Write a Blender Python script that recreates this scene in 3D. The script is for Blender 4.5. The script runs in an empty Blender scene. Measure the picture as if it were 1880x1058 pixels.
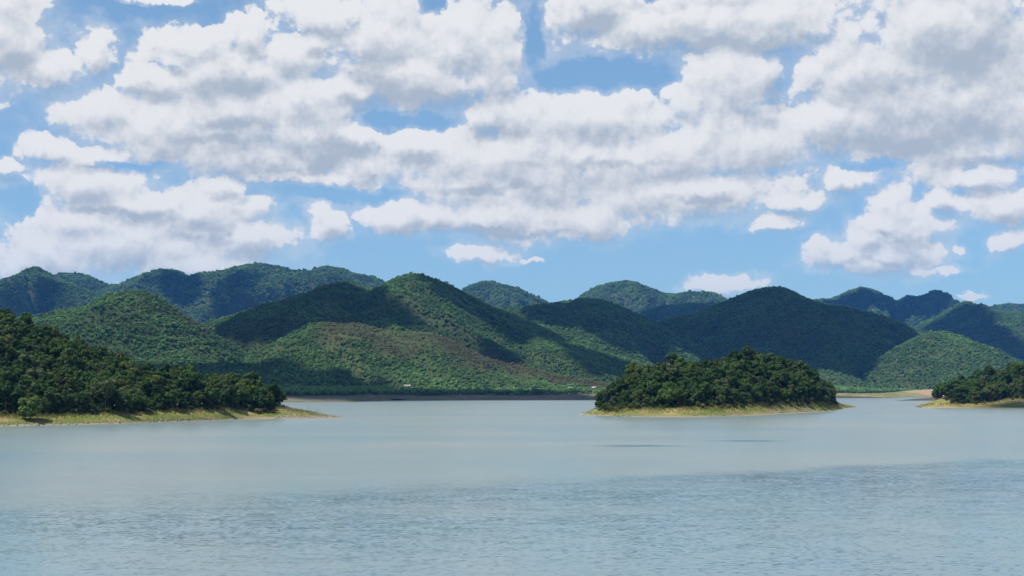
import bpy, bmesh, math, random
import numpy as np

# ------------------------------------------------------------------ camera, world, sun, exposure
scene = bpy.context.scene
COL = scene.collection
F, CX, HY, EYE = 2583.0, 940.0, 718.0, 12.0        # focal length and horizon of the photograph (1880 px wide), eye height in metres
R = math.radians

cam_data = bpy.data.cameras.new('camera')
cam = bpy.data.objects.new('camera', cam_data)
COL.objects.link(cam)
scene.camera = cam
cam.location = (0, 0, EYE)
cam.rotation_euler = (R(90), 0, 0)
cam_data.sensor_width = 36.0
cam_data.lens = 36.0 * F / 1880.0
cam_data.shift_y = (HY - 529.0) / 1880.0
cam_data.clip_start = 0.5
cam_data.clip_end = 60000

SUN_AZ, SUN_EL = -112.0, 60.0                        # degrees; azimuth from the view axis (+Y), negative = to the left
SUN = np.array([math.sin(R(SUN_AZ)) * math.cos(R(SUN_EL)), math.cos(R(SUN_AZ)) * math.cos(R(SUN_EL)), math.sin(R(SUN_EL))])
sd = bpy.data.lights.new('sun', 'SUN')
sd.energy = 5.0
sd.angle = R(0.53)
sd.color = (1.0, 0.955, 0.88)
so = bpy.data.objects.new('sun', sd)
COL.objects.link(so)
from mathutils import Vector
so.rotation_euler = Vector(SUN).to_track_quat('Z', 'Y').to_euler()
so.location = (-300, 300, 700)

scene.view_settings.view_transform = 'Standard'
scene.view_settings.look = 'None'
scene.view_settings.exposure = 0.45
scene.view_settings.gamma = 1.0
scene.view_settings.use_curve_mapping = False
scene.render.engine = 'CYCLES'
scene.cycles.use_denoising = True
scene.cycles.max_bounces = 5
scene.cycles.diffuse_bounces = 3
scene.cycles.glossy_bounces = 2
scene.cycles.transmission_bounces = 3
scene.cycles.transparent_max_bounces = 6
scene.cycles.volume_bounces = 1
scene.cycles.sample_clamp_indirect = 4.0
scene.cycles.caustics_reflective = False
scene.cycles.caustics_refractive = False


# ---- small node helpers
def N(nt, kind, ins=None, **props):
    n = nt.nodes.new(kind)
    for k, v in props.items():
        setattr(n, k, v)
    for k, v in (ins or {}).items():
        s = n.inputs[k]
        if isinstance(v, bpy.types.NodeSocket):
            nt.links.new(v, s)
        else:
            s.default_value = v
    return n

def M(nt, op, a, b=None, c=None, clamp=False):
    ins = {0: a}
    if b is not None: ins[1] = b
    if c is not None: ins[2] = c
    return N(nt, 'ShaderNodeMath', ins, operation=op, use_clamp=clamp).outputs[0]

def V(nt, op, a, b=None, c=None, scale=None):
    ins = {0: a}
    if b is not None: ins[1] = b
    if c is not None: ins[2] = c
    n = N(nt, 'ShaderNodeVectorMath', ins, operation=op)
    if scale is not None:
        if isinstance(scale, bpy.types.NodeSocket): nt.links.new(scale, n.inputs['Scale'])
        else: n.inputs['Scale'].default_value = scale
    return n.outputs['Value'] if op in ('LENGTH', 'DOT_PRODUCT') else n.outputs['Vector']

def SS(nt, x, lo, hi, a=0.0, b=1.0):
    return N(nt, 'ShaderNodeMapRange', {'Value': x, 'From Min': lo, 'From Max': hi, 'To Min': a, 'To Max': b}, interpolation_type='SMOOTHSTEP').outputs[0]

def NZ(nt, vec, scale, detail=4, rough=0.55, lac=2.0, dist=0.0, color=False, dims='3D'):
    n = N(nt, 'ShaderNodeTexNoise', {'Vector': vec, 'Scale': scale, 'Detail': detail, 'Roughness': rough, 'Lacunarity': lac, 'Distortion': dist}, noise_dimensions=dims)
    return n.outputs['Color' if color else 0]

def MIX(nt, f, a, b, blend='MIX'):
    n = nt.nodes.new('ShaderNodeMix'); n.data_type = 'RGBA'; n.blend_type = blend
    for s, v in ((n.inputs[0], f), (n.inputs[6], a), (n.inputs[7], b)):
        if isinstance(v, bpy.types.NodeSocket): nt.links.new(v, s)
        else: s.default_value = v if not isinstance(v, tuple) or len(v) == 4 else (*v, 1.0)
    return n.outputs[2]

# ---- the sky: daylight sky texture with fair weather cumulus over the whole dome
# cloud masses as seen from the lake (azimuth and elevation come from these, see ae())
CLOUDS = [
 (20,60,78,110),(70,125,115,40),(180,95,48,44),(300,-2,62,9),
 (345,85,88,40),(455,72,46,44),(430,128,130,48),(285,150,70,26),(310,110,60,22),(545,112,88,52),(575,75,48,24),
 (200,200,78,46),(308,205,44,44),(330,235,215,78),(560,185,115,62),(90,272,52,30),(20,303,46,15),
 (590,262,130,72),(480,292,190,40),(645,250,52,62),(560,326,160,12),
 (595,28,88,40),(700,60,92,78),(850,72,125,88),(745,142,165,56),(905,112,70,72),(640,162,95,36),
 (1080,22,112,44),(1250,50,275,50),(1405,30,150,55),
 (1750,70,215,115),(1590,150,130,100),(1650,235,225,72),(1870,180,210,130),(1510,215,95,62),
 (935,215,92,50),(1100,220,145,62),(1325,152,120,68),(765,272,112,40),(905,292,235,52),(1150,292,310,62),(1350,262,155,72),(660,300,52,52),
 (755,395,112,36),(930,400,155,46),(1085,402,100,40),(1250,350,262,50),(1450,366,72,20),(1412,409,46,17),
 (885,466,76,17),(605,406,40,32),(975,475,15,6),
 (165,340,135,46),(385,390,118,42),(450,430,98,42),(150,410,130,42),(250,455,270,62),(60,475,115,52),(330,485,170,34),(405,340,40,20),
 (1636,385,46,58),(1652,425,76,48),(1600,435,46,36),(1618,477,122,24),(1715,497,56,10),(1690,462,50,44),
 (1835,375,86,38),(1740,368,44,20),(1800,328,100,24),(1845,442,42,22),(1765,459,14,11),(1552,330,34,26),
 (1330,522,64,20),(1785,545,18,6),
 (175,285,95,24),(240,372,165,46),(1650,425,84,58),(1622,468,120,34),
 (1000,300,400,95),(380,225,200,105),(1690,190,250,150),
]
HOLES = [(735,220,118,22),(790,2,30,28),(985,60,28,62),(1130,140,150,30),(30,375,34,44),
         (1600,300,70,12),(640,356,130,15),(250,305,90,8),]
GREYS = [(415,168,75,30),(440,232,70,14),(540,282,160,30),(540,282,110,20),(400,262,70,10),(790,182,180,26),(790,184,120,20),(690,140,60,36),(1100,40,50,42),(1330,84,190,16),
         (1790,95,140,50),(1790,105,100,34),(1700,145,220,26),(1650,255,150,40),(1640,262,90,26),(1780,236,100,30),(1400,216,46,18),(905,247,60,16),(1290,362,66,8),(1090,302,140,10),
         (880,342,130,10),(360,440,70,12),(1620,428,56,8),(1560,485,110,9),(30,128,50,22),(1240,10,260,14),(230,395,140,10),(1820,300,120,12),(1420,180,22,40),(930,425,120,8)]

def ae(px, py, rx, ry):
    x, z = (px - CX) / F, (HY - py) / F
    k = 180 / math.pi
    az = math.atan(x) * k
    el = math.atan(z / math.hypot(1, x)) * k
    return az, el, rx / F * k / (1 + x * x), ry / F * k / math.hypot(1, x)

def blobs(nt, p, items, k, start=9.0):
    acc = start
    for it in items:
        az, el, ra, re = ae(*it)
        q = V(nt, 'MULTIPLY_ADD', p, (1 / ra, 1 / re, 0), (-az / ra, -el / re, 0))
        q = V(nt, 'LENGTH', q)
        acc = M(nt, 'SMOOTH_MIN', acc, q, k) if k > 0 else M(nt, 'MINIMUM', acc, q)
    return acc

def cloud_group():
    g = bpy.data.node_groups.new('cloud_density', 'ShaderNodeTree')
    g.interface.new_socket('P', in_out='INPUT', socket_type='NodeSocketVector')
    g.interface.new_socket('Density', in_out='OUTPUT', socket_type='NodeSocketFloat')
    gi = g.nodes.new('NodeGroupInput'); go = g.nodes.new('NodeGroupOutput')
    p = gi.outputs[0]
    # warp, then billowing detail
    w = NZ(g, p, 0.55, 3, 0.55, color=True, dims='2D')
    w = V(g, 'MULTIPLY', V(g, 'SUBTRACT', w, (0.5, 0.5, 0.5)), (1.35, 0.8, 0))
    w2 = V(g, 'MULTIPLY', V(g, 'SUBTRACT', NZ(g, p, 2.9, 4, 0.6, color=True, dims='2D'), (0.5, 0.5, 0.5)), (0.50, 0.38, 0))
    pw = V(g, 'ADD', V(g, 'ADD', p, w), w2)
    q = blobs(g, pw, CLOUDS, 0.12)
    h = blobs(g, pw, HOLES, 0.0)
    b0 = M(g, 'SUBTRACT', 1.0, q)
    b = M(g, 'MINIMUM', b0, 0.75)
    hole = SS(g, h, 0.35, 1.25, -0.75, 0.0)
    b = M(g, 'ADD', b, hole)
    # clouds beyond the part of the sky in view: a broken field of the same kind
    sp = N(g, 'ShaderNodeSeparateXYZ', {0: p})
    wx = SS(g, M(g, 'ABSOLUTE', sp.outputs[0]), 21.0, 25.0)
    wy = SS(g, sp.outputs[1], 15.6, 18.5)
    win = M(g, 'MAXIMUM', wx, wy)
    gen = NZ(g, V(g, 'MULTIPLY', p, (0.085, 0.16, 0)), 1.0, 2, 0.5, dims='2D')
    gen = M(g, 'MULTIPLY_ADD', M(g, 'SUBTRACT', gen, SS(g, sp.outputs[1], 14.0, 40.0, 0.44, 0.56)), 5.0, M(g, 'MULTIPLY_ADD', win, 2.0, -2.0))
    form = M(g, 'MAXIMUM', b0, M(g, 'MINIMUM', gen, 1.0))
    gen = M(g, 'MINIMUM', gen, 0.75)
    b = M(g, 'MAXIMUM', b, gen)
    pd = V(g, 'MULTIPLY', p, (1.0, 1.12, 1.0))
    n1 = NZ(g, pd, 0.62, 8, 0.53, dims='2D')
    puff = N(g, 'ShaderNodeTexVoronoi', {'Vector': V(g, 'ADD', pd, V(g, 'MULTIPLY', w2, (0.6, 0.6, 0.6))), 'Scale': 0.62, 'Detail': 3.0, 'Roughness': 0.55, 'Lacunarity': 2.3, 'Smoothness': 0.25},
             feature='SMOOTH_F1', voronoi_dimensions='2D', normalize=True).outputs['Distance']
    puff = M(g, 'SUBTRACT', 0.3, puff)
    det = M(g, 'MULTIPLY_ADD', M(g, 'SUBTRACT', n1, 0.5), 1.6, M(g, 'MULTIPLY', puff, 1.5))
    d = M(g, 'ADD', M(g, 'ADD', b, 0.06), M(g, 'MULTIPLY', det, 0.62))
    g.interface.new_socket('Form', in_out='OUTPUT', socket_type='NodeSocketFloat')
    n2 = NZ(g, pd, 0.6, 4, 0.5, dims='2D')
    fm = M(g, 'ADD', M(g, 'ADD', form, M(g, 'MULTIPLY', puff, 1.5)), M(g, 'MULTIPLY', n2, 1.0))
    g.links.new(fm, go.inputs[1])
    g.links.new(d, go.inputs[0])
    return g

def build_world():
    w = bpy.data.worlds.new('World'); scene.world = w
    w.use_nodes = True
    nt = w.node_tree; nt.nodes.clear()
    sky = N(nt, 'ShaderNodeTexSky', sky_type='NISHITA', sun_disc=False)
    sky.sun_elevation = R(SUN_EL); sky.sun_rotation = R(SUN_AZ)
    sky.air_density = 1.0; sky.dust_density = 0.1; sky.ozone_density = 3.0; sky.altitude = 300
    tc = nt.nodes.new('ShaderNodeTexCoord')
    d = V(nt, 'NORMALIZE', tc.outputs['Generated'])
    s = N(nt, 'ShaderNodeSeparateXYZ', {0: d})
    az = M(nt, 'MULTIPLY', M(nt, 'ARCTAN2', s.outputs[0], s.outputs[1]), 180 / math.pi)
    el = M(nt, 'MULTIPLY', M(nt, 'ARCSINE', s.outputs[2]), 180 / math.pi)
    p = N(nt, 'ShaderNodeCombineXYZ', {0: az, 1: el, 2: 0.0}).outputs[0]
    grp = cloud_group()
    g1 = nt.nodes.new('ShaderNodeGroup'); g1.node_tree = grp; nt.links.new(p, g1.inputs[0])
    g2 = nt.nodes.new('ShaderNodeGroup'); g2.node_tree = grp
    nt.links.new(V(nt, 'ADD', p, (-0.15, 0.5, 0)), g2.inputs[0])
    d1, d2 = g1.outputs[0], g2.outputs[0]
    fz = NZ(nt, V(nt, 'MULTIPLY', p, (0.30, 0.45, 0)), 1.0, 3, 0.55, dims='2D')
    relief = M(nt, 'SUBTRACT', g1.outputs[1], g2.outputs[1])
    crisp = SS(nt, relief, -0.25, 0.30)                      # tops end crisply, bases dissolve
    hi = M(nt, 'ADD', SS(nt, crisp, 0.0, 1.0, 0.36, 0.06), M(nt, 'MULTIPLY', SS(nt, fz, 0.35, 0.65), 0.14))
    alpha = N(nt, 'ShaderNodeMapRange', {'Value': d1, 'From Min': -0.14, 'From Max': hi}, interpolation_type='SMOOTHSTEP').outputs[0]
    veil = M(nt, 'MULTIPLY', SS(nt, d1, -0.62, 0.15), SS(nt, fz, 0.30, 0.60, 0.10, 0.42))
    alpha = M(nt, 'MAXIMUM', alpha, veil)
    fade = SS(nt, el, 1.0, 7.5, 0.62, 1.0)
    alpha = M(nt, 'MULTIPLY', alpha, fade)
    gr = blobs(nt, V(nt, 'ADD', p, V(nt, 'MULTIPLY', V(nt, 'SUBTRACT', NZ(nt, p, 0.5, 4, 0.6, color=True, dims='2D'), (0.5, 0.5, 0.5)), (2.0, 1.4, 0))), GREYS, 0.2)
    gr = SS(nt, gr, 0.15, 1.45, 1.0, 0.0)
    thick = SS(nt, d2, 0.1, 1.0)
    lit = M(nt, 'MULTIPLY_ADD', relief, 0.42, 0.73)
    lit = M(nt, 'SUBTRACT', lit, M(nt, 'MULTIPLY', thick, 0.16))
    lit = M(nt, 'SUBTRACT', lit, M(nt, 'MULTIPLY', gr, 0.46))
    lit = M(nt, 'ADD', lit, M(nt, 'MULTIPLY', M(nt, 'SUBTRACT', d1, d2), 0.32))
    lit = M(nt, 'ADD', lit, SS(nt, d1, -0.30, 0.12, 0.45, 0.0))            # thin edges let the light through
    lit = SS(nt, lit, -0.05, 1.05)
    lit = M(nt, 'MULTIPLY', lit, SS(nt, el, 17.0, 45.0, 1.0, 0.30))      # nearer overhead one sees the shaded bases
    col = MIX(nt, lit, (0.43, 0.495, 0.575), (0.845, 0.848, 0.85))
    skyc = MIX(nt, SS(nt, el, 12.0, 40.0, 0.4, 0.08), MIX(nt, 1.0, sky.outputs[0], (0.82, 1.09, 1.24), 'MULTIPLY'), (3.4, 5.45, 7.6))
    b1 = N(nt, 'ShaderNodeBackground', {'Color': skyc, 'Strength': 0.0705})
    b2 = N(nt, 'ShaderNodeBackground', {'Color': col, 'Strength': 0.735})
    mx = N(nt, 'ShaderNodeMixShader', {0: alpha, 1: b1.outputs[0], 2: b2.outputs[0]})
    out = N(nt, 'ShaderNodeOutputWorld', {'Surface': mx.outputs[0]})
    w.cycles.sampling_method = 'MANUAL'
    w.cycles.sample_map_resolution = 512

build_world()


# ------------------------------------------------------------------ numpy noise
_rng = np.random.RandomState(11)
_PERM = _rng.permutation(512)
_GRAD = _rng.uniform(0, 2 * math.pi, 512)

def pnoise(x, y, seed=0):
    x = np.asarray(x, float) + seed * 17.13; y = np.asarray(y, float) - seed * 9.71
    xi = np.floor(x).astype(int); yi = np.floor(y).astype(int)
    xf, yf = x - xi, y - yi
    u = xf * xf * xf * (xf * (xf * 6 - 15) + 10); v = yf * yf * yf * (yf * (yf * 6 - 15) + 10)
    def g(ix, iy, dx, dy):
        a = _GRAD[_PERM[(_PERM[ix & 511] + iy) & 511]]
        return np.cos(a) * dx + np.sin(a) * dy
    n00 = g(xi, yi, xf, yf); n10 = g(xi + 1, yi, xf - 1, yf)
    n01 = g(xi, yi + 1, xf, yf - 1); n11 = g(xi + 1, yi + 1, xf - 1, yf - 1)
    return ((n00 * (1 - u) + n10 * u) * (1 - v) + (n01 * (1 - u) + n11 * u) * v) * 1.5

def fbm(x, y, octv=4, seed=0, gain=0.5):
    s = 0; a = 1; t = 0
    for i in range(octv):
        s = s + a * pnoise(x * 2 ** i, y * 2 ** i, seed + i * 3); t += a; a *= gain
    return s / t

def sstep(x, lo, hi):
    t = np.clip((np.asarray(x, float) - lo) / (hi - lo), 0, 1)
    return t * t * (3 - 2 * t)

def at(px, py, Y):
    return ((px - CX) / F * Y, Y, EYE + (HY - py) / F * Y)

def pix(x, y, z):
    return CX + F * x / y, HY - F * (z - EYE) / y

# ------------------------------------------------------------------ materials
def mat(name):
    m = bpy.data.materials.new(name); m.use_nodes = True
    nt = m.node_tree; nt.nodes.clear()
    return m, nt

def finish(nt, surf, disp=None):
    o = nt.nodes.new('ShaderNodeOutputMaterial'); nt.links.new(surf, o.inputs['Surface'])

def principled(nt, color, rough=0.8, spec=0.2, normal=None, **kw):
    ins = {'Base Color': color if not isinstance(color, tuple) else (*color, 1), 'Roughness': rough, 'Specular IOR Level': spec}
    if normal is not None: ins['Normal'] = normal
    ins.update(kw)
    return N(nt, 'ShaderNodeBsdfPrincipled', ins).outputs[0]

def simple_mat(name, c1, c2, scale=3.0, rough=0.85, spec=0.15):
    m, nt = mat(name)
    tc = nt.nodes.new('ShaderNodeTexCoord')
    n = NZ(nt, tc.outputs['Object'], scale, 4, 0.6)
    finish(nt, principled(nt, MIX(nt, SS(nt, n, 0.35, 0.65), c1, c2), rough, spec))
    return m

def leaf_mat(name, lo, hi, dry, instanced, trans=0.2):
    """foliage: colour varies from crown to crown and from leaf clump to leaf clump"""
    m, nt = mat(name)
    oi = nt.nodes.new('ShaderNodeObjectInfo'); ge = nt.nodes.new('ShaderNodeNewGeometry')
    rnd = oi.outputs['Random']
    isl = ge.outputs['Random Per Island']
    f = M(nt, 'ADD', M(nt, 'MULTIPLY', SS(nt, rnd, 0.1, 0.95), 0.72), M(nt, 'MULTIPLY', isl, 0.28))
    c = MIX(nt, f, lo, hi)
    if instanced:
        t = N(nt, 'ShaderNodeAttribute', attribute_type='INSTANCER', attribute_name='tint').outputs['Fac']
        c = MIX(nt, SS(nt, M(nt, 'ADD', t, M(nt, 'MULTIPLY', M(nt, 'SUBTRACT', isl, 0.5), 0.25)), 0.35, 0.9), c, dry)
        v = N(nt, 'ShaderNodeAttribute', attribute_type='INSTANCER', attribute_name='fresh').outputs['Fac']
        c = MIX(nt, v, c, tuple(min(1, h * 1.55) for h in hi))
    bs = principled(nt, c, 0.65, 0.06)
    tr = N(nt, 'ShaderNodeBsdfTranslucent', {'Color': MIX(nt, 1.0, c, (1.15, 1.25, 0.6), 'MULTIPLY')}).outputs[0]
    finish(nt, N(nt, 'ShaderNodeMixShader', {0: trans, 1: bs, 2: tr}).outputs[0])
    return m

LEAF_NEAR = [leaf_mat('leaf_dark_green', (0.020, 0.048, 0.014), (0.064, 0.112, 0.026), (0.1, 0.09, 0.04), False),
             leaf_mat('leaf_olive_green', (0.036, 0.060, 0.016), (0.082, 0.108, 0.028), (0.1, 0.09, 0.04), False),
             leaf_mat('leaf_grey_green', (0.038, 0.064, 0.026), (0.076, 0.104, 0.044), (0.1, 0.09, 0.04), False)]
LEAF_BUSH = leaf_mat('leaf_fresh_green', (0.060, 0.100, 0.026), (0.095, 0.140, 0.036), (0.1, 0.09, 0.04), False)
LEAF_FAR = leaf_mat('canopy_leaf', (0.046, 0.104, 0.036), (0.120, 0.212, 0.070), (0.150, 0.125, 0.072), True)
LEAF_SHRUB = leaf_mat('dry_shrub_leaf', (0.10, 0.095, 0.045), (0.15, 0.14, 0.06), (0.1, 0.09, 0.04), False)
BARK = simple_mat('bark', (0.07, 0.055, 0.04), (0.15, 0.125, 0.1))
DEADWOOD = simple_mat('dead_wood', (0.16, 0.14, 0.12), (0.30, 0.27, 0.23))

def water_mat():
    m, nt = mat('lake_water')
    tc = nt.nodes.new('ShaderNodeTexCoord'); P = tc.outputs['Object']
    s = N(nt, 'ShaderNodeSeparateXYZ', {0: P})
    # a breeze roughens the near water; its edge runs slantwise across the lake
    edge = M(nt, 'ADD', M(nt, 'MULTIPLY', s.outputs[0], 0.62), 192.0)
    wob = M(nt, 'MULTIPLY', M(nt, 'SUBTRACT', NZ(nt, V(nt, 'MULTIPLY', P, (0.02, 0.012, 0)), 1.0, 4, 0.6), 0.5), 60.0)
    dd = M(nt, 'SUBTRACT', M(nt, 'ADD', edge, wob), s.outputs[1])
    soft = SS(nt, s.outputs[0], -50, 30, 40.0, 7.0)
    breeze = SS(nt, M(nt, 'DIVIDE', dd, soft), -0.5, 1.0)
    patch = NZ(nt, V(nt, 'MULTIPLY', P, (0.014, 0.03, 0)), 1.0, 5, 0.6)
    breeze = M(nt, 'MULTIPLY', breeze, SS(nt, patch, 0.28, 0.62, 0.45, 1.0))
    calm = SS(nt, NZ(nt, V(nt, 'MULTIPLY', P, (0.004, 0.012, 0)), 1.0, 4, 0.55), 0.38, 0.62)
    # two cat's paws on the calm stretch
    cat = None
    for cx, cy, rx, ry in ((27.5, 307.0, 12.0, 7.0), (56.5, 338.0, 10.5, 7.5)):
        q = V(nt, 'LENGTH', V(nt, 'MULTIPLY_ADD', V(nt, 'ADD', P, V(nt, 'SCALE', NZ(nt, P, 0.12, 3, 0.6, color=True), scale=6.0)), (1 / rx, 1 / ry, 0), (-(cx + 3) / rx, -(cy + 3) / ry, 0)))
        q = SS(nt, q, 0.3, 1.1, 1.0, 0.0)
        cat = q if cat is None else M(nt, 'MAXIMUM', cat, q)
    rough_amt = M(nt, 'MAXIMUM', breeze, cat)
    # slopes of wind ripples: short crests lying across the view, finer ones on top
    def slopes(scale, off, k):
        c = NZ(nt, V(nt, 'MULTIPLY', V(nt, 'ADD', P, off), scale), 1.0, 3, 0.6, dist=0.4, color=True)
        return V(nt, 'MULTIPLY', V(nt, 'SUBTRACT', c, (0.5, 0.5, 0.5)), k)
    sl = V(nt, 'ADD', slopes((1.9, 2.6, 1), (0, 0, 0), (0.9, 1.7, 0)), slopes((0.22, 0.40, 1), (7.3, 2.1, 0), (0.25, 0.5, 0)))
    amp = M(nt, 'MULTIPLY_ADD', rough_amt, 0.075, M(nt, 'MULTIPLY_ADD', calm, -0.02, 0.09))
    nrm = V(nt, 'NORMALIZE', V(nt, 'ADD', V(nt, 'SCALE', sl, scale=amp), (0, 0, 1)))
    body = MIX(nt, calm, (0.145, 0.190, 0.190), (0.180, 0.214, 0.196))
    body = MIX(nt, M(nt, 'MULTIPLY', rough_amt, 0.6), body, (0.062, 0.138, 0.180))
    band = SS(nt, NZ(nt, V(nt, 'MULTIPLY', P, (0.022, 0.007, 0)), 1.0, 3, 0.5), 0.38, 0.64)
    body = MIX(nt, M(nt, 'MULTIPLY', band, 0.40), body, (0.095, 0.195, 0.215))  # streaks of reflected cloud and sky, put into the water colour
    bs = principled(nt, body, M(nt, 'MULTIPLY_ADD', rough_amt, -0.10, 0.24), 0.5, nrm, IOR=1.333)
    finish(nt, bs)
    return m

def land_mat(name, rim_h=0.45, mud=(0.20, 0.165, 0.125), dry=(0.235, 0.195, 0.085), green=(0.105, 0.135, 0.030), floor=(0.045, 0.045, 0.022), hi=(5.0, 8.0), extra=None):
    """drawdown banks: pale mud rim at the water, green and straw grass above it, leaf litter under the trees"""
    m, nt = mat(name)
    ge = nt.nodes.new('ShaderNodeNewGeometry'); P = ge.outputs['Position']
    s = N(nt, 'ShaderNodeSeparateXYZ', {0: P})
    n1 = NZ(nt, V(nt, 'MULTIPLY', P, (0.06, 0.06, 0.25)), 1.0, 5, 0.6)
    n2 = NZ(nt, P, 0.5, 4, 0.65)
    n3 = NZ(nt, V(nt, 'MULTIPLY', P, (0.02, 0.02, 0.6)), 1.0, 4, 0.55)
    c = MIX(nt, SS(nt, n1, 0.40, 0.60), dry, green)
    c = MIX(nt, SS(nt, n2, 0.52, 0.75), c, tuple(0.72 * x for x in dry))
    c = MIX(nt, SS(nt, n3, 0.58, 0.70), c, (0.26, 0.185, 0.105))
    z = M(nt, 'ADD', s.outputs[2], M(nt, 'MULTIPLY', M(nt, 'SUBTRACT', n2, 0.5), 0.5))
    c = MIX(nt, SS(nt, z, rim_h * 0.5, rim_h * 1.4), MIX(nt, n2, mud, tuple(1.5 * x for x in mud)), c)
    if extra: c = extra(nt, P, s, n1, n2, c)
    c = MIX(nt, SS(nt, M(nt, 'ADD', z, M(nt, 'MULTIPLY', M(nt, 'SUBTRACT', n1, 0.5), 3.0)), hi[0], hi[1]), c, floor)
    bmp = N(nt, 'ShaderNodeBump', {'Height': n2, 'Distance': 0.6, 'Strength': 0.6})
    finish(nt, principled(nt, c, 0.9, 0.1, bmp.outputs[0]))
    return m

# ------------------------------------------------------------------ object helpers
def put(name, me, m=None, parent=None, kind=None, label=None, cat=None, group=None):
    o = bpy.data.objects.new(name, me)
    COL.objects.link(o)
    if m is not None and me is not None and len(me.materials) == 0: me.materials.append(m)
    if parent is not None: o.parent = parent
    if kind: o['kind'] = kind
    if label: o['label'] = label
    if cat: o['category'] = cat
    if group: o['group'] = group
    return o

def mesh_from(name, verts, faces, smooth=False):
    me = bpy.data.meshes.new(name)
    v = np.asarray(verts, np.float32); f = np.asarray(faces, np.int32)
    me.vertices.add(len(v)); me.vertices.foreach_set('co', v.ravel())
    k = f.shape[1]
    me.loops.add(f.size); me.loops.foreach_set('vertex_index', f.ravel())
    me.polygons.add(len(f)); me.polygons.foreach_set('loop_start', np.arange(0, f.size, k, dtype=np.int32))
    me.update(calc_edges=True)
    me.validate()
    if smooth: me.polygons.foreach_set('use_smooth', np.ones(len(me.polygons), bool))
    return me

def grid_mesh(name, X, Y, Z, smooth=True):
    r, c = X.shape
    i = np.arange(r * c).reshape(r, c)
    f = np.stack([i[:-1, :-1], i[:-1, 1:], i[1:, 1:], i[1:, :-1]], -1).reshape(-1, 4)
    return mesh_from(name, np.stack([X, Y, Z], -1).reshape(-1, 3), f, smooth)

class MB:
    """collects simple solids into one mesh"""
    def __init__(s): s.v = []; s.f = []
    def box(s, c, d, rz=0.0, top=(1, 1)):
        b = len(s.v); cz, sz = math.cos(rz), math.sin(rz)
        for k in (-.5, .5):
            for i, j in ((-.5, -.5), (.5, -.5), (.5, .5), (-.5, .5)):
                t = top if k > 0 else (1, 1)
                x, y = i * d[0] * t[0], j * d[1] * t[1]
                s.v.append((c[0] + x * cz - y * sz, c[1] + x * sz + y * cz, c[2] + k * d[2]))
        s.f += [(b, b+3, b+2, b+1), (b+4, b+5, b+6, b+7)] + [(b+i, b+(i+1) % 4, b+4+(i+1) % 4, b+4+i) for i in range(4)]
    def tube(s, pts, rads, n=6):
        base = len(s.v); pts = [Vector(p) for p in pts]
        for i, p in enumerate(pts):
            d = (pts[min(i+1, len(pts)-1)] - pts[max(i-1, 0)]).normalized()
            a = d.cross(Vector((0.31, 0.9, 0.2))).normalized(); b = d.cross(a)
            for k in range(n):
                t = 2 * math.pi * k / n
                s.v.append(tuple(p + (a * math.cos(t) + b * math.sin(t)) * rads[i]))
        for i in range(len(pts) - 1):
            for k in range(n):
                q = base + i * n
                s.f.append((q+k, q+(k+1) % n, q+n+(k+1) % n, q+n+k))
        e = base + (len(pts)-1) * n
        s.f.append(tuple(range(e, e+n))); s.f.append(tuple(reversed(range(base, base+n))))
    def mesh(s, name, smooth=False):
        me = bpy.data.meshes.new(name); me.from_pydata(s.v, [], s.f); me.update()
        if smooth: me.polygons.foreach_set('use_smooth', np.ones(len(me.polygons), bool))
        return me

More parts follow.
